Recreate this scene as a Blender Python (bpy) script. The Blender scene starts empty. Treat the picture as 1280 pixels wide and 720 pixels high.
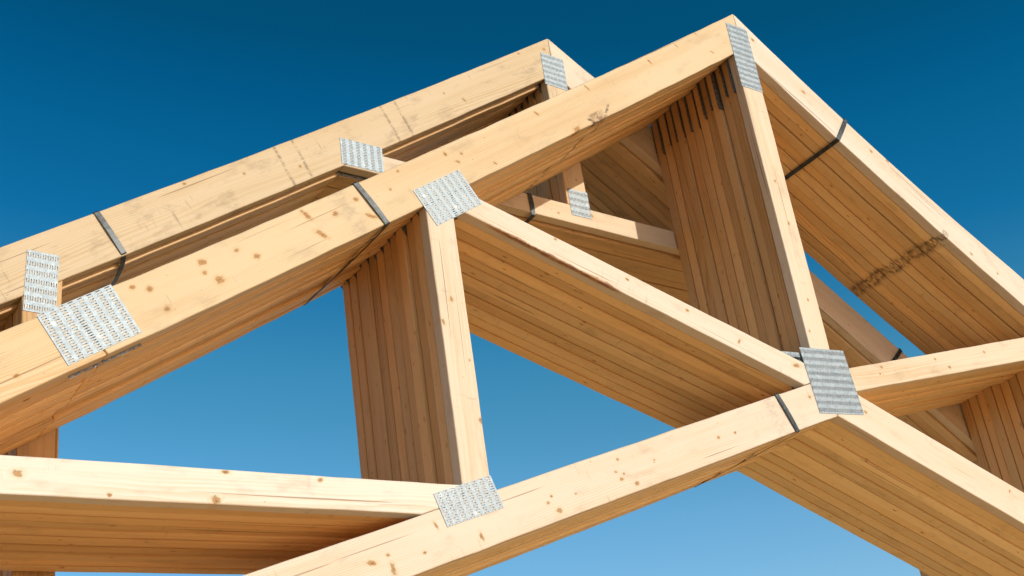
import bpy, bmesh, math, random
from mathutils import Vector, Matrix

random.seed(11)
PI = math.pi
scene = bpy.context.scene
COL = scene.collection
G = 4.55                      # height of the near trusses' ridge above the ground datum (all z below are relative to the ridge)

# ------------------------------------------------------------------ node helpers
class NT:
    def __init__(self, tree):
        self.t = tree; self.n = tree.nodes; self.l = tree.links
    def node(self, kind, **kw):
        n = self.n.new(kind)
        for k, v in kw.items(): setattr(n, k, v)
        return n
    def put(self, sock, v):
        if isinstance(v, bpy.types.NodeSocket): self.l.new(v, sock)
        else: sock.default_value = v
    def m(self, op, a, b=0.0, c=0.0, clamp=False):
        n = self.node('ShaderNodeMath', operation=op, use_clamp=clamp)
        self.put(n.inputs[0], a); self.put(n.inputs[1], b); self.put(n.inputs[2], c)
        return n.outputs[0]
    def v(self, op, a, b=None, scale=None):
        n = self.node('ShaderNodeVectorMath', operation=op)
        self.put(n.inputs[0], a)
        if b is not None: self.put(n.inputs[1], b)
        if scale is not None: self.put(n.inputs['Scale'], scale)
        return n.outputs['Value'] if op in ('LENGTH', 'DOT_PRODUCT') else n.outputs['Vector']
    def comb(self, x, y, z):
        n = self.node('ShaderNodeCombineXYZ')
        for i, q in enumerate((x, y, z)): self.put(n.inputs[i], q)
        return n.outputs[0]
    def sep(self, v):
        n = self.node('ShaderNodeSeparateXYZ'); self.put(n.inputs[0], v); return n.outputs
    def noise(self, vec, scale=1.0, detail=2.0, rough=0.5):
        n = self.node('ShaderNodeTexNoise'); self.put(n.inputs['Vector'], vec)
        n.inputs['Scale'].default_value = scale; n.inputs['Detail'].default_value = detail
        n.inputs['Roughness'].default_value = rough
        return n.outputs['Fac']
    def mix(self, f, a, b, blend='MIX'):
        n = self.node('ShaderNodeMix', data_type='RGBA', blend_type=blend)
        self.put(n.inputs[0], f)
        for s, q in ((n.inputs[6], a), (n.inputs[7], b)):
            self.put(s, q if isinstance(q, bpy.types.NodeSocket) else (*q, 1.0))
        return n.outputs[2]
    def step(self, x, lo, hi, out0=0.0, out1=1.0):
        n = self.node('ShaderNodeMapRange', interpolation_type='SMOOTHSTEP')
        self.put(n.inputs[0], x)
        for i, q in enumerate((lo, hi, out0, out1)): n.inputs[i + 1].default_value = q
        return n.outputs[0]

def new_mat(name):
    m = bpy.data.materials.new(name); m.use_nodes = True
    m.node_tree.nodes.clear()
    g = NT(m.node_tree)
    b = g.node('ShaderNodeBsdfPrincipled'); o = g.node('ShaderNodeOutputMaterial')
    g.l.new(b.outputs[0], o.inputs[0])
    return m, g, b

# ------------------------------------------------------------------ lumber
def wood(name, pale, late, knots=None, bands=(), dry=0.0, tint=0.19, sap=0.0, bark=None):
    """Softwood lumber.  'wood' attribute = (metres along the board, across it, through it)."""
    m, g, bsdf = new_mat(name)
    A = g.node('ShaderNodeAttribute', attribute_name='wood').outputs['Vector']
    rnd = g.node('ShaderNodeObjectInfo').outputs['Random']
    rnd2 = g.m('FRACT', g.m('MULTIPLY', rnd, 17.31)); rnd3 = g.m('FRACT', g.m('MULTIPLY', rnd, 91.7))
    P = g.v('ADD', A, g.comb(g.m('MULTIPLY', rnd, 53.0), g.m('MULTIPLY', rnd2, 31.0), g.m('MULTIPLY', rnd3, 23.0)))
    # --- knots
    kd = None
    if knots:
        for (u, w, ru, rw, ang) in knots:
            d = g.v('SUBTRACT', A, (u, w, 0.0))
            ca, sa = math.cos(ang), math.sin(ang)
            ru, rw = ru * .85, rw * .85
            q = g.comb(g.v('DOT_PRODUCT', d, (ca / ru, sa / ru, 0)), g.v('DOT_PRODUCT', d, (-sa / rw, ca / rw, 0)), 0.0)
            L = g.v('LENGTH', q)
            kd = L if kd is None else g.m('MINIMUM', kd, L)
    wob = g.noise(g.v('MULTIPLY', P, (70, 110, 110)), 1.0, 3.0, 0.6)
    vs = g.v('MULTIPLY', P, (3.0, 9.0, 9.0))
    vn = g.node('ShaderNodeTexVoronoi', voronoi_dimensions='3D', feature='F1')
    vn.inputs['Randomness'].default_value = 1.0
    g.put(vn.inputs['Vector'], vs)
    ksz = g.m('ADD', 0.028, g.m('MULTIPLY', g.sep(vn.outputs['Color'])[0], 0.085))
    vd = g.m('DIVIDE', vn.outputs['Distance'], ksz)
    if kd is None: kd = vd
    else: kd = g.m('MINIMUM', kd, g.m('MULTIPLY', vd, 2.2))
    kd = g.m('ADD', kd, g.m('MULTIPLY', g.m('SUBTRACT', wob, 0.46), 2.2))
    halo = g.step(kd, 0.8, 2.6, 1.0, 0.0)
    core = g.step(kd, 0.75, 1.1, 1.0, 0.0)
    heart = g.m('MULTIPLY', g.step(kd, 0.1, 0.75, 1.0, 0.0), g.step(g.noise(g.v('MULTIPLY', P, (90, 260, 260)), 1.0, 2.0), .38, .58))
    ring = g.m('MULTIPLY', g.step(kd, 0.65, 0.95), g.step(kd, 0.98, 1.35, 1.0, 0.0))
    # --- growth rings round a pith line, pushed aside by knots
    s = g.sep(P); sA = g.sep(A)
    lw = g.noise(g.v('MULTIPLY', P, (0.9, 3.0, 3.0)), 1.0, 2.0)
    dw = g.m('ADD', g.m('SUBTRACT', sA[1], g.m('SUBTRACT', g.m('MULTIPLY', rnd2, 0.16), 0.08)),
             g.m('MULTIPLY', g.m('SUBTRACT', lw, 0.5), 0.09))
    dt = g.m('ADD', g.m('ADD', sA[2], 0.015), g.m('MULTIPLY', rnd3, 0.07))
    rad = g.v('LENGTH', g.comb(dw, dt, 0.0))
    rad = g.m('ADD', rad, g.m('MULTIPLY', halo, 0.017))
    rad = g.m('ADD', rad, g.m('MULTIPLY', g.noise(g.v('MULTIPLY', P, (5, 25, 25)), 1.0, 2.0), 0.006))
    ph = g.m('FRACT', g.m('MULTIPLY', rad, 190.0))
    rings = g.m('MULTIPLY', g.step(ph, 0.25, 0.85), g.step(ph, 0.88, 1.0, 1.0, 0.0))
    rings = g.m('MULTIPLY', rings, g.step(g.noise(g.v('MULTIPLY', P, (1.2, 9, 9)), 1.0, 2.0), 0.32, 0.66, 0.2, 1.0))
    fib = g.noise(g.v('MULTIPLY', P, (7, 330, 330)), 1.0, 3.0, 0.6)
    tone = g.noise(g.v('MULTIPLY', P, (1.3, 8, 8)), 1.0, 3.0, 0.55)
    blot = g.noise(g.v('MULTIPLY', P, (9, 22, 22)), 1.0, 4.0, 0.6)
    f = g.m('ADD', g.m('MULTIPLY', rings, 0.7), g.m('MULTIPLY', g.m('SUBTRACT', fib, 0.5), 0.5))
    strk = g.noise(g.v('MULTIPLY', P, (0.8, 42, 42)), 1.0, 3.0, 0.6)
    f = g.m('ADD', f, g.m('MULTIPLY', g.m('SUBTRACT', strk, 0.5), 1.3))
    f = g.m('ADD', f, g.m('MULTIPLY', g.m('SUBTRACT', tone, 0.48), 1.5), clamp=True)
    col = g.mix(f, pale, late)
    # pale sapwood swirls next to knots, orange heart
    col = g.mix(g.m('MULTIPLY', halo, 0.42), col, (late[0] * .98, late[1] * .86, late[2] * .55))
    col = g.mix(g.m('MULTIPLY', g.m('MULTIPLY', core, g.m('SUBTRACT', 1.0, sap)), 0.85), col, (0.40, 0.205, 0.062))
    col = g.mix(g.m('MULTIPLY', heart, 0.85), col, (0.15, 0.06, 0.02))
    col = g.mix(g.m('MULTIPLY', ring, 0.4), col, (0.10, 0.045, 0.018))
    # resin streaks and pencil-thin checks along the grain
    chk = g.noise(g.v('MULTIPLY', P, (1.6, 120, 120)), 1.0, 1.0)
    col = g.mix(g.m('MULTIPLY', g.step(chk, 0.71, 0.755), 0.6), col, (0.16, 0.075, 0.03))
    # mill dust / rain-soaked grime
    grime = g.m('MULTIPLY', g.step(blot, 0.52, 0.76), 0.30 + dry)
    col = g.mix(grime, col, (0.30, 0.215, 0.135))
    scf = g.m('MULTIPLY', g.step(g.noise(g.v('MULTIPLY', P, (110, 9, 9)), 1.0, 2.0), .62, .74), g.step(g.noise(g.v('MULTIPLY', P, (5, 12, 12)), 1.0, 2.0), .52, .64))
    col = g.mix(g.m('MULTIPLY', scf, 0.35 + dry), col, (0.30, 0.21, 0.13))
    # per-board tint
    val = g.m('ADD', 1.0 - tint * 0.7, g.m('MULTIPLY', rnd2, 2 * tint * 0.8))
    col = g.mix(1.0, col, g.comb(val, g.m('MULTIPLY', val, g.m('ADD', 0.96, g.m('MULTIPLY', rnd3, 0.06))),
                                 g.m('MULTIPLY', val, g.m('ADD', 0.90, g.m('MULTIPLY', rnd3, 0.16)))), 'MULTIPLY')
    rgh = g.noise(g.v('MULTIPLY', P, (40, 90, 90)), 1.0, 4.0, 0.7)
    for (u0, hw, w0, w1, strength, colr, slant, soft) in bands:
        uu = g.m('SUBTRACT', g.m('SUBTRACT', sA[0], u0), g.m('MULTIPLY', sA[1], slant))
        uu = g.m('ADD', uu, g.m('MULTIPLY', g.m('SUBTRACT', g.noise(g.v('MULTIPLY', P, (4, 30, 60)), 1.0, 2.0), 0.5), 0.005 + hw * .4))
        k = g.step(g.m('ABSOLUTE', uu), hw * (1 - soft), hw, 1.0, 0.0)
        k = g.m('MULTIPLY', k, g.m('MULTIPLY', g.step(sA[1], w0 - .004, w0 + .004), g.step(sA[1], w1 - .004, w1 + .004, 1.0, 0.0)))
        k = g.m('MULTIPLY', k, g.step(rgh, 0.36, 0.62))
        col = g.mix(g.m('MULTIPLY', k, strength), col, colr)
    if bark:
        (u0, u1, wlim) = bark
        e = g.m('ADD', sA[1], g.m('MULTIPLY', g.m('SUBTRACT', g.noise(g.v('MULTIPLY', P, (16, 10, 40)), 1.0, 4.0, 0.65), 0.5), 0.03))
        k = g.m('MULTIPLY', g.step(e, wlim - .002, wlim + .002, 1.0, 0.0), g.m('MULTIPLY', g.step(sA[0], u0, u0 + .05), g.step(sA[0], u1 - .05, u1, 1.0, 0.0)))
        k = g.m('MULTIPLY', k, g.step(sA[2], .010, .016, 1.0, 0.0))
        bc = g.mix(g.step(rgh, 0.4, 0.6), (0.22, 0.075, 0.035), (0.42, 0.22, 0.09))
        col = g.mix(g.m('MULTIPLY', k, 0.85), col, bc)
    g.put(bsdf.inputs['Base Color'], col)
    bsdf.inputs['Roughness'].default_value = 0.62
    g.put(bsdf.inputs['Roughness'], g.m('ADD', 0.55, g.m('MULTIPLY', fib, 0.2)))
    bsdf.inputs['Specular IOR Level'].default_value = 0.28
    bmp = g.node('ShaderNodeBump'); bmp.inputs['Strength'].default_value = 0.35; bmp.inputs['Distance'].default_value = 0.0012
    g.put(bmp.inputs['Height'], g.m('ADD', g.m('MULTIPLY', fib, 0.8), g.m('ADD', g.m('MULTIPLY', rgh, 0.35), g.m('MULTIPLY', core, 0.5))))
    g.put(bsdf.inputs['Normal'], bmp.outputs[0])
    return m

PALE, LATE = (0.79, 0.54, 0.265), (0.64, 0.365, 0.14)  # boards behind the front truss: deeper orange of shade put into their colour
WEBP, WEBL = (0.66, 0.565, 0.46), (0.59, 0.435, 0.28)
OLDP, OLDL = (0.62, 0.40, 0.19), (0.48, 0.27, 0.105)

# ------------------------------------------------------------------ metal
def steel_plate():
    m, g, b = new_mat('galvanised_steel')
    P = g.node('ShaderNodeTexCoord').outputs['Object']
    v = g.node('ShaderNodeTexVoronoi', feature='F1'); v.inputs['Scale'].default_value = 130
    g.put(v.inputs['Vector'], P)
    sp = g.sep(v.outputs['Color'])[0]
    n = g.noise(P, 45, 3.0)
    col = g.mix(sp, (0.165, 0.192, 0.215), (0.285, 0.325, 0.36))
    col = g.mix(g.m('MULTIPLY', g.step(n, 0.55, 0.75), 0.35), col, (0.42, 0.43, 0.42))
    g.put(b.inputs['Base Color'], col)
    b.inputs['Metallic'].default_value = 1.0
    g.put(b.inputs['Roughness'], g.m('ADD', 0.52, g.m('MULTIPLY', sp, 0.14)))
    bp = g.node('ShaderNodeBump'); bp.inputs['Strength'].default_value = 0.5; bp.inputs['Distance'].default_value = 0.002
    g.put(bp.inputs['Height'], g.noise(P, 90, 2.0)); g.put(b.inputs['Normal'], bp.outputs[0])
    return m
def strap_steel():
    m, g, b = new_mat('blued_steel_strap')
    P = g.node('ShaderNodeTexCoord').outputs['Object']
    n = g.noise(P, 60, 4.0, 0.6)
    g.put(b.inputs['Base Color'], g.mix(g.step(n, 0.4, 0.7), (0.03, 0.034, 0.038), (0.075, 0.082, 0.09)))
    b.inputs['Metallic'].default_value = 0.6
    g.put(b.inputs['Roughness'], g.m('ADD', 0.32, g.m('MULTIPLY', n, 0.25)))
    return m
STEEL, STRAP = steel_plate(), strap_steel()

# ------------------------------------------------------------------ geometry helpers
def link(name, me, parent=None, loc=(0, 0, 0)):
    o = bpy.data.objects.new(name, me); COL.objects.link(o)
    o.location = loc
    if parent is not None: o.parent = parent
    return o

def line(p, q):
    """half-plane keeper: keeps the side to the left of p->q (x right, z up)"""
    return (p, (-(q[1] - p[1]), q[0] - p[0]))
def clip(poly, hp):
    (p, n) = hp; out = []
    d = [(x - p[0]) * n[0] + (z - p[1]) * n[1] for x, z in poly]
    for i in range(len(poly)):
        j = (i + 1) % len(poly)
        if d[i] >= 0: out.append(poly[i])
        if (d[i] >= 0) != (d[j] >= 0):
            t = d[i] / (d[i] - d[j])
            out.append((poly[i][0] + t * (poly[j][0] - poly[i][0]), poly[i][1] + t * (poly[j][1] - poly[i][1])))
    return out
def above(f, x): e = 1e-3; return line((x, f(x)), (x + 1, f(x) + (f(x + e) - f(x - e)) / (2 * e)))
def below(f, x): e = 1e-3; return line((x, f(x)), (x - 1, f(x) - (f(x + e) - f(x - e)) / (2 * e)))
def right_of(x): return line((x, 1), (x, 0))
def left_of(x): return line((x, 0), (x, 1))
def strip(fu, fl, x0, x1, n=14):
    xs = [x0 + (x1 - x0) * i / n for i in range(n + 1)]
    return [(x, fl(x)) for x in xs] + [(x, fu(x)) for x in reversed(xs)]

THICK = 0.038
def lumber(poly, base, axis, name='board', bev=0.0034, th=THICK):
    """one board cut to the outline 'poly' (x,z); front face at y=0.  axis = two points giving its grain direction"""
    q = []
    for p in poly:
        if not q or (abs(p[0] - q[-1][0]) + abs(p[1] - q[-1][1])) > 1e-4: q.append(p)
    if (abs(q[0][0] - q[-1][0]) + abs(q[0][1] - q[-1][1])) < 1e-4: q.pop()
    rg = random.Random(hash_key(name) + int(abs(axis[0][0]) * 100) + len(q))
    qq = []
    n = len(q)
    ar = sum(q[i][0] * q[(i + 1) % n][1] - q[(i + 1) % n][0] * q[i][1] for i in range(n))
    sg = 1 if ar > 0 else -1
    for i in range(n):
        (x0, z0), (x1, z1) = q[i], q[(i + 1) % n]
        L = math.hypot(x1 - x0, z1 - z0); qq.append((x0, z0))
        if L > .14:
            m = int(L / .07); ph = rg.uniform(0, 9); am = rg.uniform(.0004, .0010)
            for k in range(1, m):
                t = k / m; off = am * (1 + math.sin(ph + t * L * 9)) * .5 + rg.uniform(0, .0011)
                qq.append((x0 + (x1 - x0) * t - sg * (z1 - z0) / L * off, z0 + (z1 - z0) * t + sg * (x1 - x0) / L * off))
    q = qq
    bm = bmesh.new()
    fr = [bm.verts.new((x, 0, z)) for x, z in q]
    bk = [bm.verts.new((x, th, z)) for x, z in q]
    bm.faces.new(fr); bm.faces.new(list(reversed(bk)))
    n = len(q)
    for i in range(n):
        j = (i + 1) % n
        bm.faces.new((fr[j], fr[i], bk[i], bk[j]))
    bmesh.ops.recalc_face_normals(bm, faces=bm.faces)
    ed = [e for e in bm.edges if e.calc_face_angle(0) > 0.5]
    bmesh.ops.bevel(bm, geom=ed, offset=bev, segments=2, profile=0.5, affect='EDGES', clamp_overlap=True)
    big = sorted(bm.faces, key=lambda f: -f.calc_area())
    me = bpy.data.meshes.new(name)
    (ax, az), (bx, bz) = axis
    L = math.hypot(bx - ax, bz - az); ux, uz = (bx - ax) / L, (bz - az) / L
    at = None
    vals = []
    bm.verts.ensure_lookup_table()
    for v in bm.verts:
        dx, dz = v.co.x - ax, v.co.z - az
        vals += [dx * ux + dz * uz, -dx * uz + dz * ux, v.co.y]
    for f in bm.faces: f.smooth = f.calc_area() < 0.0012 and len(f.verts) == 4
    bmesh.ops.translate(bm, verts=bm.verts, vec=(-base[0], 0, -base[1]))
    bm.to_mesh(me); bm.free()
    a = me.attributes.new('wood', 'FLOAT_VECTOR', 'POINT'); a.data.foreach_set('vector', vals)
    me['axis'] = (ax, az, ux, uz)
    return me
def to_uw(me, x, z):
    ax, az, ux, uz = me['axis']; dx, dz = x - ax, z - az
    return dx * ux + dz * uz, -dx * uz + dz * ux

def plate_mesh(length, width, seed=0):
    """toothed truss plate: bands of staggered punched slots. Lies in local x (width) / z (length), front at y=0, 1 mm thick"""
    rng = random.Random(seed)
    nb = max(3, round(length / 0.0245)); nr = max(6, round(width / 0.0062))
    pl, pr = length / nb, width / nr
    us = [-length / 2]; tag_u = []
    for b in range(nb):
        a = -length / 2 + b * pl + pl * 0.20
        for k, (e, kind) in enumerate(((a, 'n'), (a + .0040, 'e'), (a + .0098, 'b'), (a + .0138, 'o'))):
            us.append(e); tag_u.append(kind)
    us.append(length / 2); tag_u.append('n')
    vs = [-width / 2]; tag_v = []
    for r in range(nr):
        a = -width / 2 + r * pr + pr * 0.31
        vs += [a, a + pr * 0.38]; tag_v += ['n', 'e' if r % 2 == 0 else 'o']
    vs.append(width / 2); tag_v.append('n')
    bm = bmesh.new()
    V = {}
    def vert(i, j):
        if (i, j) not in V: V[i, j] = bm.verts.new((vs[j], 0, us[i]))
        return V[i, j]
    for i in range(len(us) - 1):
        for j in range(len(vs) - 1):
            if tag_v[j] != 'n' and tag_u[i] != 'n' and (tag_u[i] == 'b' or tag_u[i] == tag_v[j]): continue
            bm.faces.new((vert(i, j), vert(i, j + 1), vert(i + 1, j + 1), vert(i + 1, j)))
    # every slot carries the curled root of its tooth
    for f in bm.faces: 
        if f.normal.y > 0: f.normal_flip()
    ret = bmesh.ops.extrude_face_region(bm, geom=list(bm.faces))
    bmesh.ops.translate(bm, verts=[e for e in ret['geom'] if isinstance(e, bmesh.types.BMVert)], vec=(0, -0.0010, 0))
    bmesh.ops.recalc_face_normals(bm, faces=bm.faces)
    lips = []
    for b in range(nb):
        a = -length / 2 + b * pl + pl * 0.20
        for r in range(nr):
            c = -width / 2 + r * pr + pr * 0.31; w = pr * 0.38
            z0 = a if r % 2 == 0 else a + .0040
            zt = z0 + .0098 if r % 2 == 0 else z0
            d = 1 if r % 2 == 0 else -1
            h = rng.uniform(.0004, .0011)
            q = [bm.verts.new((c, -.0010, zt)), bm.verts.new((c + w, -.0010, zt)), bm.verts.new((c + w, -.0010 - h, zt + d * .0016)),
                 bm.verts.new((c, -.0010 - h, zt + d * .0016)), bm.verts.new((c, -.0010, zt + d * .0032)), bm.verts.new((c + w, -.0010, zt + d * .0032))]
            bm.faces.new((q[0], q[1], q[2], q[3])); bm.faces.new((q[3], q[2], q[5], q[4]))
    me = bpy.data.meshes.new('connector_plate'); bm.to_mesh(me); bm.free()
    me.materials.append(STEEL)
    return me

# ------------------------------------------------------------------ NEAR BUNDLE: scissor trusses
def TLu(x): return 0.011 * x * x + 0.702 * x + 0.0170 if x > -2.352 else -1.5720 + 0.640 * (x + 2.352)
def TLl(x): return 0.0067 * x * x + 0.6921 * x - 0.1507 if x > -2.352 else -1.7385 + 0.655 * (x + 2.352)
def TRu(x): return 0.078 * x * x - 0.7640 * x + 0.0170 if x < 1.35 else (0.078 * 1.8225 - 0.764 * 1.35 + .017) - 0.60 * (x - 1.35)
def TRl(x): return 0.050 * x * x - 0.7265 * x - 0.1530 if x < 1.35 else (0.050 * 1.8225 - 0.7265 * 1.35 - .153) - 0.60 * (x - 1.35)
def BLu(x): return 0.3640 * x - 1.4690
def BLl(x): return 0.3655 * x - 1.6053
def BRu(x): return -0.3715 * x - 1.4650
def BRl(x): return -0.3735 * x - 1.6040
def DLu(x): return -0.2850 * x - 1.4580
def DLl(x): return -0.2950 * x - 1.5480
def DRu(x): return 0.2640 * x - 1.4500
def DRl(x): return 0.2555 * x - 1.5345
def LWu(x): return 0.0280 * x - 1.9212
def LWl(x): return 0.0314 * x - 1.9978
def RWu(x): return -0.0280 * x - 1.9190
def RWl(x): return -0.0314 * x - 1.9960

def heel(fu, fb, s):
    x = 1.5 * s
    while fu(x) > fb(x) and abs(x) < 7: x += 0.01 * s
    return x
HL, HR = heel(TLu, BLl, -1), heel(TRu, BRl, 1)
BASE_N = (0.0, BLl(-4.6))

PX = dict(KL=-0.0494, KR=0.0500, PL0=-1.4685, PL1=-1.3790, PR0=1.379, PR1=1.468)
def post_line(x0, slope): return lambda z: x0 + slope * z

def near_members():
    M = []
    # top chords
    p = strip(TLu, TLl, -2.352, 0.0, 18)
    px = p + [(-2.400, TLu(-2.400)), (-2.445, TLu(-2.445))]
    M.append(('top_chord', px, ((-2.4, TLl(-2.4)), (0, TLl(0))), 'tl'))
    lo = strip(TLu, TLl, HL - .3, -2.447, 18); lo[18] = (-2.3540, TLl(-2.3540))
    lo = clip(lo, above(BLu, -4.6))
    M.append(('top_chord', lo, ((-4.9, TLl(-4.9)), (-2.4, TLl(-2.4))), 'tll'))
    hi = strip(TRu, TRl, 0.0006, HR + .3, 34)
    hi = clip(hi, above(BRu, 4.6))
    M.append(('top_chord', hi, ((0, TRl(0)), (1.4, TRl(1.4))), 'tr'))
    # bottom chords
    bl = clip(strip(BLu, BLl, HL - .15, 0.0, 8), below(TLu, HL))
    M.append(('bottom_chord', bl, ((-4.9, BLl(-4.9)), (0, BLl(0))), 'bl'))
    br = clip(strip(BRu, BRl, 0.0006, HR + .15, 8), below(TRu, HR))
    M.append(('bottom_chord', br, ((0, BRl(0)), (4.9, BRl(4.9))), 'br'))
    # king post
    k = [(-.0494, -1.9), (.0458, -1.9), (.0531, .2), (-.0494, .2)]
    k = clip(clip(k, below(TLl, -.02)), below(TRl, .02)); k = clip(clip(k, above(BLu, -.02)), above(BRu, .02))
    M.append(('king_post', k, ((0, -1.47), (0, 0)), 'king'))
    # vertical webs
    pl = [(-1.490 + .0127 * 2.3, -2.3), (-1.3916 + .0075 * 2.3, -2.3), (-1.3916 + .0075 * .8, -.8), (-1.490 + .0127 * .8, -.8)]
    pl = clip(clip(pl, below(TLl, -1.43)), above(BLu, -1.43))
    M.append(('vertical_web', pl, ((-1.42, -2), (-1.42, -1)), 'post'))
    pr = [(1.379, -2.3), (1.468, -2.3), (1.468, -.8), (1.379, -.8)]
    pr = clip(clip(pr, below(TRl, 1.42)), above(BRu, 1.42))
    M.append(('vertical_web', pr, ((1.42, -2), (1.42, -1)), 'gen'))
    # diagonal webs
    d = strip(DLu, DLl, -1.5, 0, 2); d = clip(d, line((-1.3916 + .0075 * 2, -2), (-1.3916 + .0075 * 1, -1))[0:2]) if False else d
    d = clip(d, right_of(-1.3805)); d = clip(d, left_of(-.0505)); d = clip(d, below(TLl, -1.3)); d = clip(d, above(BLu, -.1))
    M.append(('diagonal_web', d, ((-1.4, DLl(-1.4)), (0, DLl(0))), 'diag'))
    d = strip(DRu, DRl, 0, 1.5, 2)
    d = clip(clip(clip(clip(d, right_of(.0535)), left_of(1.378)), below(TRl, 1.3)), above(BRu, .1))
    M.append(('diagonal_web', d, ((0, DRl(0)), (1.4, DRl(1.4))), 'rdiag'))
    # level webs
    w = strip(LWu, LWl, -3.3, -1.2, 2)
    w = clip(clip(clip(w, left_of(-1.4665)), below(TLl, -2.8)), above(BLu, -1.55))
    M.append(('level_web', w, ((-3, LWl(-3)), (-1.4, LWl(-1.4))), 'lw'))
    w = strip(RWu, RWl, 1.2, 3.5, 2)
    w = clip(clip(clip(w, right_of(1.470)), below(TRl, 2.6)), above(BRu, 1.55))
    M.append(('level_web', w, ((1.4, RWl(1.4)), (3, RWl(3))), 'gen'))
    # short outer verticals, under the far ends of the level webs
    v = [(-3.02, -3.2), (-2.931, -3.2), (-2.931, -1.5), (-3.02, -1.5)]
    M.append(('vertical_web', clip(clip(v, below(TLl, -2.97)), above(BLu, -2.97)), ((-3, -3), (-3, -2)), 'gen'))
    v = [(3.05, -3.2), (3.139, -3.2), (3.139, -1.5), (3.05, -1.5)]
    M.append(('vertical_web', clip(clip(v, below(TRl, 3.1)), above(BRu, 3.1)), ((3, -3), (3, -2)), 'gen'))
    return M

# plates: key, centre x, z, length, width, direction of the length (x, z)
NEAR_PLATES = [
    ('peak', -.003, -.187, .287, .104, (.0, 1)), ('joint', -1.396, -1.113, .195, .118, (.83, .555)),
    ('splice', -2.393, -1.672, .193, .130, (.84, .545)), ('apex', .013, -1.482, .228, .212, (-.09, 1)),
    ('low', -1.450, -2.003, .186, .088, (.94, .34)),
    ('right_joint', 1.415, -.970, .195, .118, (.85, -.52)), ('right_low', 1.44, -2.00, .186, .088, (.94, -.345)),
    ('heel_left', HL + .55, BLu(HL + .55) + .03, .22, .12, (.87, .47)), ('heel_right', HR - .55, BRu(HR - .55) + .03, .22, .12, (.87, -.47)),
    ('outer_left', -2.975, BLu(-2.975), .14, .09, (.94, .34)), ('outer_right', 3.095, BRu(3.095), .14, .09, (.94, -.345)),
    ('top_left', -2.93, TLl(-2.93) + .02, .19, .118, (.84, .545)), ('top_right', 3.05, TRl(3.05) + .02, .19, .118, (.85, -.52)),
]

def P(*pts): return pts
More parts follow.
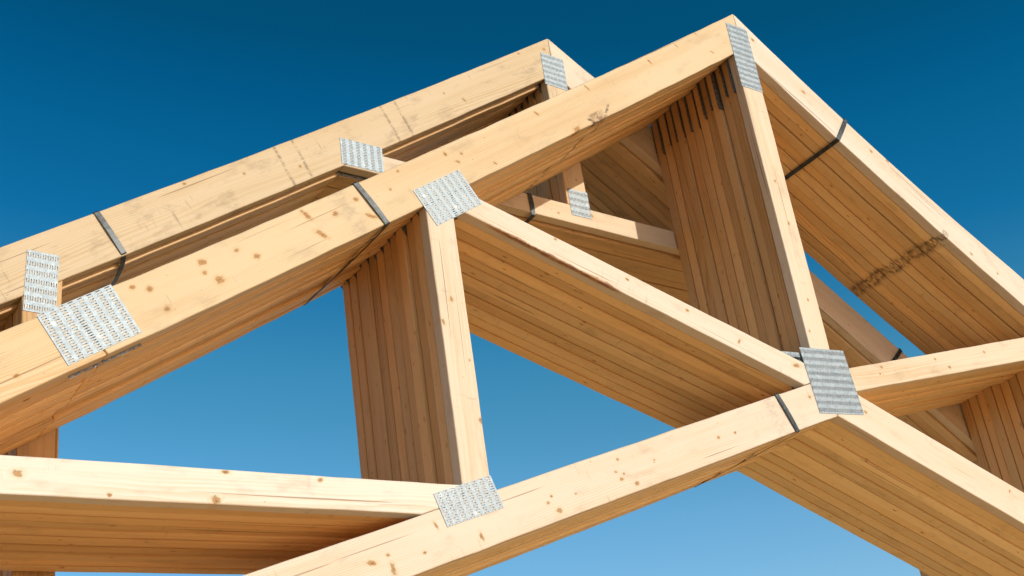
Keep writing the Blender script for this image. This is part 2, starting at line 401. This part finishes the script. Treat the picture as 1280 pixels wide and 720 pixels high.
# knots, read on the board faces: (x, z, half length, half width, turn)
KNOTS = {'tl': [(-2.298, -1.5625, 0.0076, 0.0057, 0), (-2.2559, -1.5589, 0.0092, 0.0068, 0), (-2.2157, -1.6034, 0.0092, 0.0068, 0), (-2.1288, -1.4638, 0.0107, 0.0079, 0), (-2.1227, -1.4916, 0.0076, 0.0057, 0), (-2.0839, -1.5037, 0.013, 0.0096, 0), (-2.0384, -1.4136, 0.0069, 0.0051, 0), (-1.9855, -1.4185, 0.0099, 0.0074, 0), (-1.8417, -1.2702, 0.0182, 0.007, -1.2), (-1.8011, -1.3183, 0.0183, 0.0076, -0.9), (-1.7577, -1.2467, 0.0092, 0.0068, 0), (-1.6501, -1.23, 0.0157, 0.0061, -0.7), (-1.6916, -1.1875, 0.0084, 0.0062, 0), (-0.2318, -0.1539, 0.0107, 0.0036, -1.2), (-0.3446, -0.2441, 0.0107, 0.0036, -1.25), (-0.4917, -0.3598, 0.012, 0.004, -1.3), (-0.799, -0.5615, 0.012, 0.004, -1.2), (-0.1674, -0.2152, 0.0098, 0.0031, -0.8), (-0.8732, -0.7459, 0.019, 0.0118, 0.3), (-1.0259, -0.7254, 0.0103, 0.0043, -1), (-1.3878, -0.9652, 0.0086, 0.0054, -1.3), (-1.3293, -0.9501, 0.0061, 0.0045, 0), (-1.3471, -0.982, 0.0091, 0.0045, -0.6), (-1.2139, -0.9537, 0.0075, 0.0034, -0.9), (-1.5524, -1.0653, 0.0054, 0.004, 0), (-1.5818, -1.1316, 0.0054, 0.004, 0)], 'tll': [(-2.5461, -1.8178, 0.0061, 0.0045, 0)], 'tr': [(0.0724, -0.0828, 0.0099, 0.0074, 0), (0.281, -0.2585, 0.0107, 0.0079, 0), (0.5871, -0.4444, 0.0099, 0.0074, 0), (0.669, -0.4672, 0.0084, 0.0062, 0), (1.022, -0.8047, 0.0076, 0.0057, 0), (1.1549, -0.8673, 0.0069, 0.0051, 0)], 'king': [(-0.0073, -0.7218, 0.0061, 0.0045, 0), (0.0059, -0.8902, 0.0076, 0.0057, 0), (0.0017, -1.1877, 0.0061, 0.0045, 0), (-0.0306, -1.3085, 0.0061, 0.0045, 0)], 'post': [(-1.4283, -1.4387, 0.0076, 0.0057, 0), (-1.4625, -1.5111, 0.0094, 0.0052, 0.3), (-1.3838, -1.7827, 0.0084, 0.0062, 0), (-1.3942, -1.6122, 0.0046, 0.0034, 0)], 'diag': [(-1.0369, -1.1722, 0.0061, 0.0045, 0), (-0.7862, -1.2574, 0.0076, 0.0057, 0), (-0.5656, -1.324, 0.0069, 0.0051, 0), (-0.3705, -1.3993, 0.0094, 0.0052, 1.2), (-0.1378, -1.4477, 0.0151, 0.0076, 0.3)], 'bl': [(-0.9482, -1.8443, 0.0054, 0.004, 0), (-0.9619, -1.8825, 0.0054, 0.004, 0), (-0.9466, -1.9016, 0.0069, 0.0051, 0), (-0.9346, -1.8845, 0.0046, 0.0034, 0), (-0.8951, -1.9085, 0.0084, 0.0062, 0), (-1.1939, -1.9695, 0.0054, 0.004, 0), (-1.2077, -1.99, 0.0061, 0.0045, 0), (-1.1751, -2.0069, 0.0099, 0.0074, 0), (-1.1113, -1.9562, 0.0038, 0.0028, 0), (-0.8152, -1.8336, 0.0046, 0.0034, 0), (-0.5495, -1.738, 0.0069, 0.0051, 0), (-0.4762, -1.7148, 0.0061, 0.0045, 0), (-1.7381, -2.1756, 0.0137, 0.0057, -0.3), (-1.6827, -2.1878, 0.0151, 0.0076, 1.4), (-1.694, -2.1543, 0.0054, 0.004, 0), (-1.426, -2.0911, 0.0118, 0.0054, 1.5), (-1.5936, -2.1429, 0.0054, 0.004, 0), (-1.5541, -2.0735, 0.0103, 0.0043, -1.4), (-0.1107, -1.5522, 0.0076, 0.0057, 0)], 'br': [(0.1406, -1.5737, 0.0076, 0.0057, 0), (0.7872, -1.7899, 0.0086, 0.0039, 1.2)], 'rdiag': [(0.2862, -1.3927, 0.0069, 0.0051, 0), (0.2683, -1.4189, 0.0061, 0.0045, 0), (0.594, -1.3177, 0.0069, 0.0051, 0), (0.8987, -1.2438, 0.0076, 0.0057, 0), (0.6631, -1.3388, 0.0084, 0.0062, 0)], 'lw': [(-2.5354, -2.032, 0.0118, 0.0084, 0), (-2.1124, -2.0539, 0.0115, 0.0085, 0), (-2.3474, -2.0623, 0.0054, 0.004, 0), (-2.0877, -1.987, 0.0101, 0.005, 0), (-1.856, -1.985, 0.0091, 0.0045, 0.4)], 'atl': [(-2.1443, -1.2302, 0.0061, 0.0045, 0), (-1.9639, -0.917, 0.0061, 0.0045, 0), (-1.7753, -0.8351, 0.0054, 0.004, 0), (-1.5872, -0.7624, 0.0061, 0.0045, 0), (-1.0102, -0.3183, 0.0054, 0.004, 0), (-0.9286, -0.3217, 0.0084, 0.0047, -1), (-1.3702, -0.6685, 0.0046, 0.0034, 0), (-0.6501, -0.031, 0.0054, 0.004, 0), (-0.5228, 0.0284, 0.0076, 0.0057, 0)], 'act': [(-0.4366, -0.6843, 0.0091, 0.0045, -1), (-0.5893, -0.7052, 0.0054, 0.004, 0)], 'ak': [(-0.4811, -0.5432, 0.0046, 0.0034, 0)]}

generic = {
    'tr': wood('spruce_chord_right', PALE, LATE, bands=[(1.07, .045, -.05, .012, .7, (0.17, 0.09, 0.042), 0.0, .7), (1.054, .012, -.05, .012, .7, (0.12, 0.065, 0.033), 0.0, .9), (1.086, .013, -.05, .012, .65, (0.12, 0.065, 0.033), 0.0, .9)]),
    'tl': wood('spruce_chord', PALE, LATE, bands=[(math.hypot(1.68, TLl(-.72) - TLl(-2.4)), .016, -.05, .014, .85, (.12, .06, .03), 0.0, .6)]), 'web': wood('spruce_web', (0.83, .57, .29), (.69, .40, .165)),
    'vert': wood('spruce_post_darkened', (.62, .385, .18), (.47, .25, .093), tint=.22),  # upright webs darkened: the shade on their sides is put into the colour
    'bl': wood('spruce_bottom_chord', (0.88, .68, .39), (.80, .54, .25)),  # pale lumber, lightened further in colour so its shaded underside reads brighter
}
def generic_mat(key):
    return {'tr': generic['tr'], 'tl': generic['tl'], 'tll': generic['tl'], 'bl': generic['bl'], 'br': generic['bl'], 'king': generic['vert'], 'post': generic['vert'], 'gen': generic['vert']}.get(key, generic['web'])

# ---- build the first near truss
def build_truss(name, members, plates, base, yfront, hero_mats, gen_mat, pname):
    root = bpy.data.objects.new(name, None); COL.objects.link(root)
    root.location = (base[0], yfront, G + base[1]); root.empty_display_size = .3
    parts = []
    for (nm, poly, axis, key) in members:
        me = lumber(poly, base, axis, nm)
        o = link(nm, me, root)
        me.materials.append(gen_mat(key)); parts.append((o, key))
    pls = []
    for (key, cx, cz, ln, wd, dr) in plates:
        me = plate_mesh(ln, wd, hash_key(key))
        for back in (0, 1):
            o = link('connector_plate', me, root)
            a = math.atan2(dr[0], dr[1])          # turn local +z to the direction of the length
            o.rotation_euler = (0, a, PI * 0)
            o.location = (cx - base[0], -0.0005 if not back else THICK + 0.0001, cz - base[1])
            if back: o.rotation_euler = (0, a, 0); o.scale = (1, -1, 1)
            pls.append((o, key, back))
    return root, parts, pls
def hash_key(s): return sum(ord(c) * (i + 3) for i, c in enumerate(s))

PITCH = 0.0402
GAPS = [0, .0004, -.0004, .0007, .0001, -.0006, .0006, .0, .0007, -.0005, .0003, .0]
def ordinal(i): return ['first', 'second', 'third', 'fourth', 'fifth', 'sixth', 'seventh', 'eighth', 'ninth', 'tenth', 'eleventh', 'twelfth'][i]

def bundle(name, members, plates, base, y0, count, gen_mat, hero, labels, category, group, offsets, plate_shift):
    root, parts, pls = build_truss(name, members, plates, base, y0, None, gen_mat, name)
    trusses = []
    for i in range(count):
        if i == 0: r, pp, qq = root, parts, pls
        else:
            r = root.copy(); COL.objects.link(r); pp, qq = [], []
            for (o, k) in parts:
                c = o.copy(); COL.objects.link(c); c.parent = r; pp.append((c, k))
            for (o, k, b) in pls:
                c = o.copy(); COL.objects.link(c); c.parent = r; qq.append((c, k, b))
        dx, dz, dr = offsets[i]
        r.location = (base[0] + dx, y0 + i * PITCH + (GAPS[i] if i < count - 1 else 0), G + base[1] + dz)
        r.rotation_euler = (0, dr, 0 if i == 0 else rj.uniform(-.0006, .0006))
        r['label'] = labels[i]; r['category'] = category; r['group'] = group
        trusses.append((r, pp, qq))
    for i, (r, pp, qq) in enumerate(trusses):
        for (o, k, b) in qq:
            s = plate_shift(i, k, b)
            if s: o.location.x += s[0]; o.location.z += s[1]
    for (o, k) in trusses[0][1]:
        if k in hero:
            me = o.data.copy(); o.data = me; me.materials.clear(); me.materials.append(hero[k](me))
    return trusses

def knots_for(me, key):
    out = []
    for (x, z, a, b, t) in KNOTS.get(key, ()):
        u, w = to_uw(me, x, z); out.append((u, w, a, b, t))
    return out
GREY, DIRT = (0.20, 0.17, 0.14), (0.09, 0.06, 0.04)
def H(key, pale, late, **kw):
    def f(me):
        kk = dict(kw)
        if 'xbands' in kk:
            bs = []
            for (x, z, hw, w0, w1, st, c, sl, so) in kk.pop('xbands'):
                u, w = to_uw(me, x, z); bs.append((u, hw, w0, w1, st, c, sl, so))
            kk['bands'] = bs
        return wood('spruce_front_' + key, pale, late, knots=knots_for(me, key), **kk)
    return f
hero_near = {
    'tl': H('tl', (0.605, 0.48, 0.315), (0.515, 0.345, 0.175), tint=.02,
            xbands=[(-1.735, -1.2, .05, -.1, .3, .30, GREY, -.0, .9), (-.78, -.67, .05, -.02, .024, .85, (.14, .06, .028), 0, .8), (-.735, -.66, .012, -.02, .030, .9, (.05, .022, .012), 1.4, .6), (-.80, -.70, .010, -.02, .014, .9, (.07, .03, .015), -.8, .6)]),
    'tll': H('tll', (0.62, 0.49, 0.32), (0.53, 0.35, 0.175), tint=.02),
    'tr': H('tr', WEBP, WEBL, tint=.02, bands=[(1.07, .020, -.05, .012, .8, (0.10, 0.06, 0.032), 0.0, .5)]),
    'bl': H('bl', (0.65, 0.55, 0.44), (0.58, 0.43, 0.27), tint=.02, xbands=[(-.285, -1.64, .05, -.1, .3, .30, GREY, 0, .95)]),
    'br': H('br', WEBP, WEBL, tint=.02), 'king': H('king', WEBP, WEBL, tint=.02), 'post': H('post', (0.64, 0.525, 0.395), (0.56, 0.39, 0.23), tint=.02),
    'diag': H('diag', WEBP, WEBL, tint=.02, bark=(.12, .62, .006)), 'rdiag': H('rdiag', (0.64, 0.535, 0.41), (0.56, 0.40, 0.24), tint=.02),
    'lw': H('lw', (0.68, 0.61, 0.515), (0.62, 0.48, 0.33), tint=.02),
}
NN = 12
rj = random.Random(5)
off_n = [(0, 0, 0)] + [(rj.uniform(-.006, .006), rj.uniform(-.0045, .005), rj.uniform(-.0007, .0007)) for _ in range(NN - 1)]
off_n[-1] = (-.004, -.006, 0); off_n[-2] = (-.002, -.003, 0)
lab_n = ['spruce scissor truss with sunlit face and bright nail plates, foremost of the near bundle'] + \
        ['%s scissor truss from the sunlit face of the near bundle, its edges seen in shade' % ordinal(i) for i in range(1, NN - 1)] + \
        ['rearmost scissor truss of the near bundle, its edges against blue sky']
rs = random.Random(8)
def shift_n(i, k, b):
    if i == 0: return (-.006, -.004) if (k == 'peak' and b) else None
    if k == 'peak': return (rs.uniform(-.008, .005), rs.uniform(-.03, .018))
    if k == 'splice' and i == 1 and not b: return (.0135, -.0155)
    if k == 'apex' and i == 1 and not b: return (-.048, -.005)
    if k == 'right_joint': return (rs.uniform(-.012, .0), rs.uniform(-.012, 0))
    return (rs.uniform(-.003, .003), rs.uniform(-.003, .003))
near = bundle('scissor_truss', near_members(), NEAR_PLATES, BASE_N, 0.0, NN, generic_mat, hero_near, lab_n,
              'roof truss', 'scissor trusses strapped together in the near bundle', off_n, shift_n)

# ------------------------------------------------------------------ REAR BUNDLE: attic trusses
PKX = -0.495
YB = (NN - 1) * PITCH + THICK + 0.006
def ATLu(x): return 0.0132 * x * x + 0.7091 * x + 0.4389 if x > -2.8 else (0.0132 * 7.84 - 0.7091 * 2.8 + .4389) + 0.640 * (x + 2.8)
def ATLl(x): return ATLu(x) - 0.1705
def ATRu(x): return 0.0911 - 0.675 * (x - PKX) + (0.10 * (x - PKX) * (0.9 - x + PKX) if x - PKX < .9 else 0)
def ATRl(x): return 0.0911 - 0.675 * (x - PKX) - 0.1690
def CTu(x): return -0.6643 - 0.0140 * x
def CTl(x): return -0.7435 - 0.0160 * x
ZB0, ZB1 = -3.20, -3.03
def attic_members():
    M = []
    xh = -5.6
    t = strip(ATLu, ATLl, xh, PKX, 22); t = clip(t, above(lambda x: ZB1, 0))
    M.append(('top_chord', t, ((-4, ATLl(-4)), (PKX, ATLl(PKX))), 'atl'))
    t = strip(ATRu, ATRl, PKX + .0006, 4.6, 22); t = clip(t, above(lambda x: ZB1, 0))
    M.append(('top_chord', t, ((PKX, ATRl(PKX)), (4, ATRl(4))), 'atr'))
    k = [(-.540, -.9), (-.444, -.9), (-.444, .1), (-.540, .1)]
    k = clip(clip(clip(k, below(ATLl, -.52)), below(ATRl, -.47)), above(CTu, -.5))
    M.append(('king_post', k, ((-.49, -.8), (-.49, 0)), 'ak'))
    c = strip(CTu, CTl, -1.9, 0.9, 4); c = clip(clip(c, below(ATLl, -1.4)), below(ATRl, .5))
    M.append(('collar_tie', c, ((-1.5, CTl(-1.5)), (.5, CTl(.5))), 'act'))
    for (x0, x1) in ((-2.405, -2.303), (1.455, 1.557)):
        p = [(x0, ZB1), (x1, ZB1), (x1, -.5), (x0, -.5)]
        p = clip(p, below(ATLl if x0 < 0 else ATRl, (x0 + x1) / 2))
        M.append(('room_post', p, ((x0, -3), (x0, -1)), 'aw'))
    xl = -5.05; xr = 4.10
    M.append(('bottom_chord', [(xl, ZB0), (xr, ZB0), (xr - .03, ZB1 - .0006), (xl + .03, ZB1 - .0006)], ((xl, ZB0), (xr, ZB0)), 'ab'))
    return M
ATTIC_PLATES = [
    ('apeak', -.494, -.066, .146, .104, (.02, 1)), ('ajoint', -1.363, -.666, .152, .098, (1, 0.0)), ('akplate', -.486, -.645, .110, .088, (0, 1)),
    ('apost', -2.358, -1.313, .178, .083, (.03, 1)), ('aright', .38, -.69, .152, .098, (1, 0)), ('aposts', 1.505, -1.37, .178, .083, (0, 1)),
    ('afoot', -2.354, -3.06, .178, .083, (0, 1)), ('afoots', 1.506, -3.06, .178, .083, (0, 1)),
]
OLD = wood('weathered_spruce', OLDP, OLDL, dry=.18)
OLDC = wood('weathered_spruce_chord', (.64, .45, .25), (.52, .31, .14), dry=.22)
def attic_mat(k): return OLDC if k in ('atl', 'atr') else OLD
hero_attic = {
    'atl': H('atl', (0.575, 0.445, 0.285), (0.49, 0.335, 0.17), tint=.02, dry=.3,
             xbands=[(-1.630, -.80, .0080, -.1, .16, .6, (.13, .09, .06), .10, .7), (-1.565, -.76, .0080, -.1, .18, .6, (.13, .09, .06), .10, .7),
                     (-1.235, -.53, .0080, -.05, .18, .6, (.13, .09, .06), .10, .7), (-1.175, -.5, .0080, -.05, .18, .6, (.13, .09, .06), .10, .7)]),
    'atr': H('atr', WEBP, WEBL, tint=.02),
    'act': H('act', (0.64, 0.52, 0.38), (0.56, 0.39, 0.22), tint=.02), 'ak': H('ak', (0.63, .51, .36), (.55, .37, .2), tint=.02),
}
NB = 12
off_b = [(0, 0, 0), (.0, -.0135, 0)] + [(rj.uniform(-.004, .004), rj.uniform(-.008, .003), rj.uniform(-.0006, .0006)) for _ in range(NB - 2)]
lab_b = ['attic truss with weathered sunlit rafter and level collar, foremost of the rear bundle',
         'second attic truss of the rear bundle, a thin sunlit strip showing below the first'] + \
        ['%s attic truss from the front of the rear bundle, in shade under its rafter' % ordinal(i) for i in range(2, NB - 1)] + \
        ['rearmost attic truss of the rear bundle, farthest behind the near bundle']
def shift_b(i, k, b): return None if i == 0 else (rs.uniform(-.004, .004), rs.uniform(-.004, .004))
rear = bundle('attic_truss', attic_members(), ATTIC_PLATES, (PKX, ZB0), YB, NB, attic_mat, hero_attic, lab_b,
              'roof truss', 'attic trusses strapped together in the rear bundle', off_b, shift_b)

# ------------------------------------------------------------------ steel straps
def strap(p_top, p_bot, y0, y1, label, group=None, sag=0.010, wid=0.0165, over=0.003, slack=0.3):
    """closed band round a pack of boards: p_top / p_bot are where it turns over the front face's two edges"""
    a, b = Vector((p_top[0], 0, p_top[1])), Vector((p_bot[0], 0, p_bot[1]))
    d = (b - a).normalized(); side = Vector((-d.z, 0, d.x))
    a = a - d * over; b = b + d * over; yf, yb = y0 - over, y1 + over
    r = 0.004
    path = []
    def arc(c, s, e):
        for k in range(5):
            t = s + (e - s) * k / 4
            path.append(c + d * (math.cos(t) * r) + Vector((0, 1, 0)) * (math.sin(t) * r))
    cb = b - d * r; ca = a + d * r
    Y = lambda y: Vector((0, y, 0))
    for k in range(7): 
        t = k / 7; path.append(ca + (cb - ca) * t + Y(yf - .0025 * math.sin(PI * t)))
    arc(cb + Y(yf + r), -PI / 2, 0.0)
    for k in range(1, 16):
        t = k / 16; path.append(b + Y(yf + r + (yb - yf - 2 * r) * t) + d * (sag * math.sin(PI * t ** (1 - slack))))
    arc(cb + Y(yb - r), 0.0, PI / 2)
    path.append((ca + cb) / 2 + Y(yb))
    arc(ca + Y(yb - r), PI / 2, PI)
    for k in range(1, 10):
        t = k / 10; path.append(a + Y(yb - r + (yf - yb + 2 * r) * t) - d * .001 * math.sin(PI * t))
    arc(ca + Y(yf + r), PI, 1.5 * PI)
    n = len(path); bm = bmesh.new(); ring = []
    for i in range(n):
        tg = (path[(i + 1) % n] - path[i - 1]).normalized()
        nr = tg.cross(side).normalized()
        p = path[i]
        ring.append([bm.verts.new(p + side * sx * wid / 2 + nr * sy * .0006) for sx, sy in ((-1, -1), (1, -1), (1, 1), (-1, 1))])
    for i in range(n):
        j = (i + 1) % n
        for k in range(4):
            l = (k + 1) % 4
            f = bm.faces.new((ring[i][k], ring[i][l], ring[j][l], ring[j][k]))
    bmesh.ops.recalc_face_normals(bm, faces=bm.faces)
    base = path[0].copy()
    bmesh.ops.translate(bm, verts=bm.verts, vec=-base)
    me = bpy.data.meshes.new('steel_strap'); bm.to_mesh(me); bm.free(); me.materials.append(STRAP)
    o = link('steel_strap', me, None, (base.x, base.y, base.z + G))
    o['label'] = label; o['category'] = 'strap'; o['group'] = group or 'steel straps round the truss bundles'
    # crimped seal over the lapped ends, on the underside
    bm = bmesh.new(); bmesh.ops.create_cube(bm, size=1.0)
    bmesh.ops.scale(bm, vec=(.024, .034, .005), verts=bm.verts)
    bmesh.ops.bevel(bm, geom=bm.edges[:], offset=.0015, segments=2, affect='EDGES')
    sm = bpy.data.meshes.new('strap_seal'); bm.to_mesh(sm); bm.free(); sm.materials.append(STRAP)
    s = link('strap_seal', sm, o); q = a + Y(y0 + (y1 - y0) * .42) - d * .0045
    s.location = q - base; s.rotation_euler = (0, math.atan2(side.x, side.z) - PI / 2 if False else -math.atan2(side.z, side.x), 0)
    return o
YN1 = (NN - 1) * PITCH + THICK
YB1 = YB + (NB - 1) * PITCH + THICK
def pt(f, x): return (x, f(x))
strap(pt(TLu, -1.690), pt(TLl, -1.604), 0, YN1, 'dark steel strap across the near left rafter beside the square nail plate', sag=.003)
strap(pt(TRu, .482), pt(TRl, .405), 0, YN1, 'black steel strap round the sunlit right rafter against the sky', sag=.003, over=.0045)
strap(pt(BLu, -.262), pt(BLl, -.206), 0, YN1, 'dark steel strap round the lower chord just left of the big centre plate', sag=.001)
def abk(x, f): return (x, f(x))
strap((-2.2172, -1.0698), (-2.1418, -1.1821), YB, YB1, 'blued steel strap bent over the weathered rear rafter at far left', sag=.03)
strap((-0.7072, -0.6566), (-0.7043, -0.7401), YB, YB1, 'short black strap round the level collar seen through the near trusses', sag=.004)
strap(pt(ATRu, 1.095), pt(ATRl, .985), YB, YB1, 'black strap on the shaded rear rafter beside the narrow sliver of sky', sag=.004)

# ------------------------------------------------------------------ timber cribs that carry the heels (outside the picture)
CRIB = wood('rough_sawn_timber', (.42, .30, .18), (.32, .2, .1), dry=.3)
def crib(cx, top, y0, y1, label):
    z = 0.0; k = 0; root = bpy.data.objects.new('timber_crib', None); COL.objects.link(root)
    root.location = (cx, (y0 + y1) / 2, 0); root['label'] = label; root['category'] = 'timber crib'; root['group'] = 'timber cribs under the truss heels'
    n = max(1, round(top / .15)); h = top / n
    for k in range(n):
        for s in (-1, 1):
            if k % 2 == 0:
                poly = [(-.5, 0), (.5, 0), (.5, h), (-.5, h)]
                me = lumber(poly, (0, 0), ((0, 0), (1, 0)), 'timber', .006, .15)
                o = link('timber', me, root, (0, s * ((y1 - y0) / 2 - .1) - .075, k * h))
            else:
                poly = [(-(y1 - y0) / 2 - .15, 0), ((y1 - y0) / 2 + .15, 0), ((y1 - y0) / 2 + .15, h), (-(y1 - y0) / 2 - .15, h)]
                me = lumber(poly, (0, 0), ((0, 0), (1, 0)), 'timber', .006, .15)
                o = link('timber', me, root, (s * .32 + .075, 0, k * h)); o.rotation_euler = (0, 0, PI / 2)
            me.materials.append(CRIB)
zl = G + BLl(HL + .25); zr = G + BRl(HR - .25)
crib(HL + .1, min(zl, G + ZB0) - .03, 0, YB1, 'stack of rough timbers under the left heels of the bundles')
crib(HR - .3, min(zr, G + ZB0) - .03, 0, YB1, 'stack of rough timbers under the right heels of the bundles')

# ------------------------------------------------------------------ ground
def ground():
    bm = bmesh.new()
    n = 64; rs_ = [0, 4, 9, 18, 40, 90, 250, 900, 4000]
    rows = []
    for r in rs_:
        if r == 0: rows.append([bm.verts.new((0, 0, 0))]); continue
        rows.append([bm.verts.new((r * math.cos(2 * PI * i / n), r * math.sin(2 * PI * i / n), 0)) for i in range(n)])
    for i in range(n): bm.faces.new((rows[0][0], rows[1][i], rows[1][(i + 1) % n]))
    for a in range(1, len(rs_) - 1):
        for i in range(n): bm.faces.new((rows[a][i], rows[a + 1][i], rows[a + 1][(i + 1) % n], rows[a][(i + 1) % n]))
    me = bpy.data.meshes.new('ground'); bm.to_mesh(me); bm.free()
    m, g, b = new_mat('packed_sandy_dirt')
    Pp = g.node('ShaderNodeTexCoord').outputs['Object']
    a = g.noise(Pp, .35, 5.0, .6); c = g.noise(Pp, 6.0, 5.0, .65)
    col = g.mix(g.step(a, .35, .65), (0.90, 0.57, 0.275), (0.84, 0.51, 0.235))
    col = g.mix(g.m('MULTIPLY', g.step(c, .5, .7), .4), col, (.68, .41, .19))
    rr = g.v('LENGTH', Pp)
    rr = g.m('ADD', rr, g.m('MULTIPLY', g.m('SUBTRACT', a, .5), 9.0))
    col = g.mix(g.step(rr, 9.0, 14.0), col, g.mix(c, (.20, .155, .07), (.30, .22, .11)))     # darker dry grass beyond the sand, added unseen to cut bounce onto upright sides
    g.put(b.inputs['Base Color'], col); b.inputs['Roughness'].default_value = .95; b.inputs['Specular IOR Level'].default_value = .1
    bp = g.node('ShaderNodeBump'); bp.inputs['Strength'].default_value = .5; bp.inputs['Distance'].default_value = .03
    g.put(bp.inputs['Height'], c); g.put(b.inputs['Normal'], bp.outputs[0])
    me.materials.append(m)
    o = link('ground', me); o['kind'] = 'structure'; o['label'] = 'dry sandy yard ground under the truss stacks'; o['category'] = 'ground'
    return o
ground()

# ------------------------------------------------------------------ light, sky
SUN = Vector((0.39, -1.0, 0.447)).normalized()
el = math.asin(SUN.z); 
w = bpy.data.worlds.new('World'); scene.world = w; w.use_nodes = True
g = NT(w.node_tree); bgn = next(n for n in g.n if n.type == 'BACKGROUND')
sky = g.node('ShaderNodeTexSky', sky_type='NISHITA', sun_disc=False)
sky.sun_elevation = el; sky.sun_rotation = math.atan2(SUN.x, SUN.y)
sky.altitude = 1200; sky.air_density = 1.0; sky.dust_density = 1.0; sky.ozone_density = 2.5
hs = g.node('ShaderNodeHueSaturation'); hs.inputs['Saturation'].default_value = 1.35; hs.inputs['Value'].default_value = 1.0
g.l.new(sky.outputs[0], hs.inputs['Color'])
zz = g.v('DOT_PRODUCT', g.node('ShaderNodeTexCoord').outputs['Generated'], (.1086, -.0728, 1.0))
rmp = g.node('ShaderNodeValToRGB'); g.put(rmp.inputs[0], zz); er = rmp.color_ramp   # polarised blue: deepens away from the horizon
er.elements[0].position = 0.0; er.elements[0].color = (2.4, 1.7, 1.45, 1)
er.elements[1].position = 1.0; er.elements[1].color = (.05, .80, .68, 1)
for zp, cc in ((.18, (3.7, 2.25, 1.62)), (.31, (3.27, 2.17, 1.6)), (.37, (2.45, 1.95, 1.39)), (.41, (1.95, 1.86, 1.34)), (.49, (.36, 1.37, 1.19)), (.55, (.15, 1.2, 1.05)), (.58, (.05, 1.08, .96)), (.62, (.05, .92, .77))):
    q = er.elements.new(zp); q.color = (*cc, 1)
clear = rmp.outputs[0]
g.l.new(g.mix(1.0, hs.outputs[0], clear, 'MULTIPLY'), bgn.inputs['Color'])
bgn.inputs['Strength'].default_value = 0.09
sl = bpy.data.lights.new('sun', 'SUN'); sl.energy = 3.15; sl.angle = math.radians(.5); sl.color = (1.0, 0.91, 0.77)
so = bpy.data.objects.new('sun', sl); COL.objects.link(so); so.rotation_euler = (-SUN).to_track_quat('-Z', 'Y').to_euler()
so.location = SUN * 30 + Vector((0, 0, G))

# ------------------------------------------------------------------ camera
R = ((0.8217805979871282, 0.5464546062922391, -0.1614435258346148), (-0.5545395723830516, 0.7018512743467356, -0.44709132328763157), (-0.13100576870176434, 0.45693779878650576, 0.8797984636307354))
cam = bpy.data.cameras.new('camera'); co = bpy.data.objects.new('camera', cam); COL.objects.link(co)
mw = Matrix.Identity(4)
for r in range(3):
    mw[r][0] = R[r][0]; mw[r][1] = R[r][2]; mw[r][2] = -R[r][1]
mw[0][3], mw[1][3], mw[2][3] = -3.27152614, -2.63437854, -3.08189586 + G
co.matrix_world = mw
cam.sensor_width = 36; cam.lens = 36 * 1698.7276 / 1280; cam.clip_end = 10000; cam.clip_start = .05
scene.camera = co

scene.render.engine = 'CYCLES'
scene.cycles.max_bounces = 10; scene.cycles.diffuse_bounces = 10
scene.view_settings.view_transform = 'Standard'; scene.view_settings.look = 'None'
scene.view_settings.exposure = 0.3; scene.view_settings.gamma = 1.0
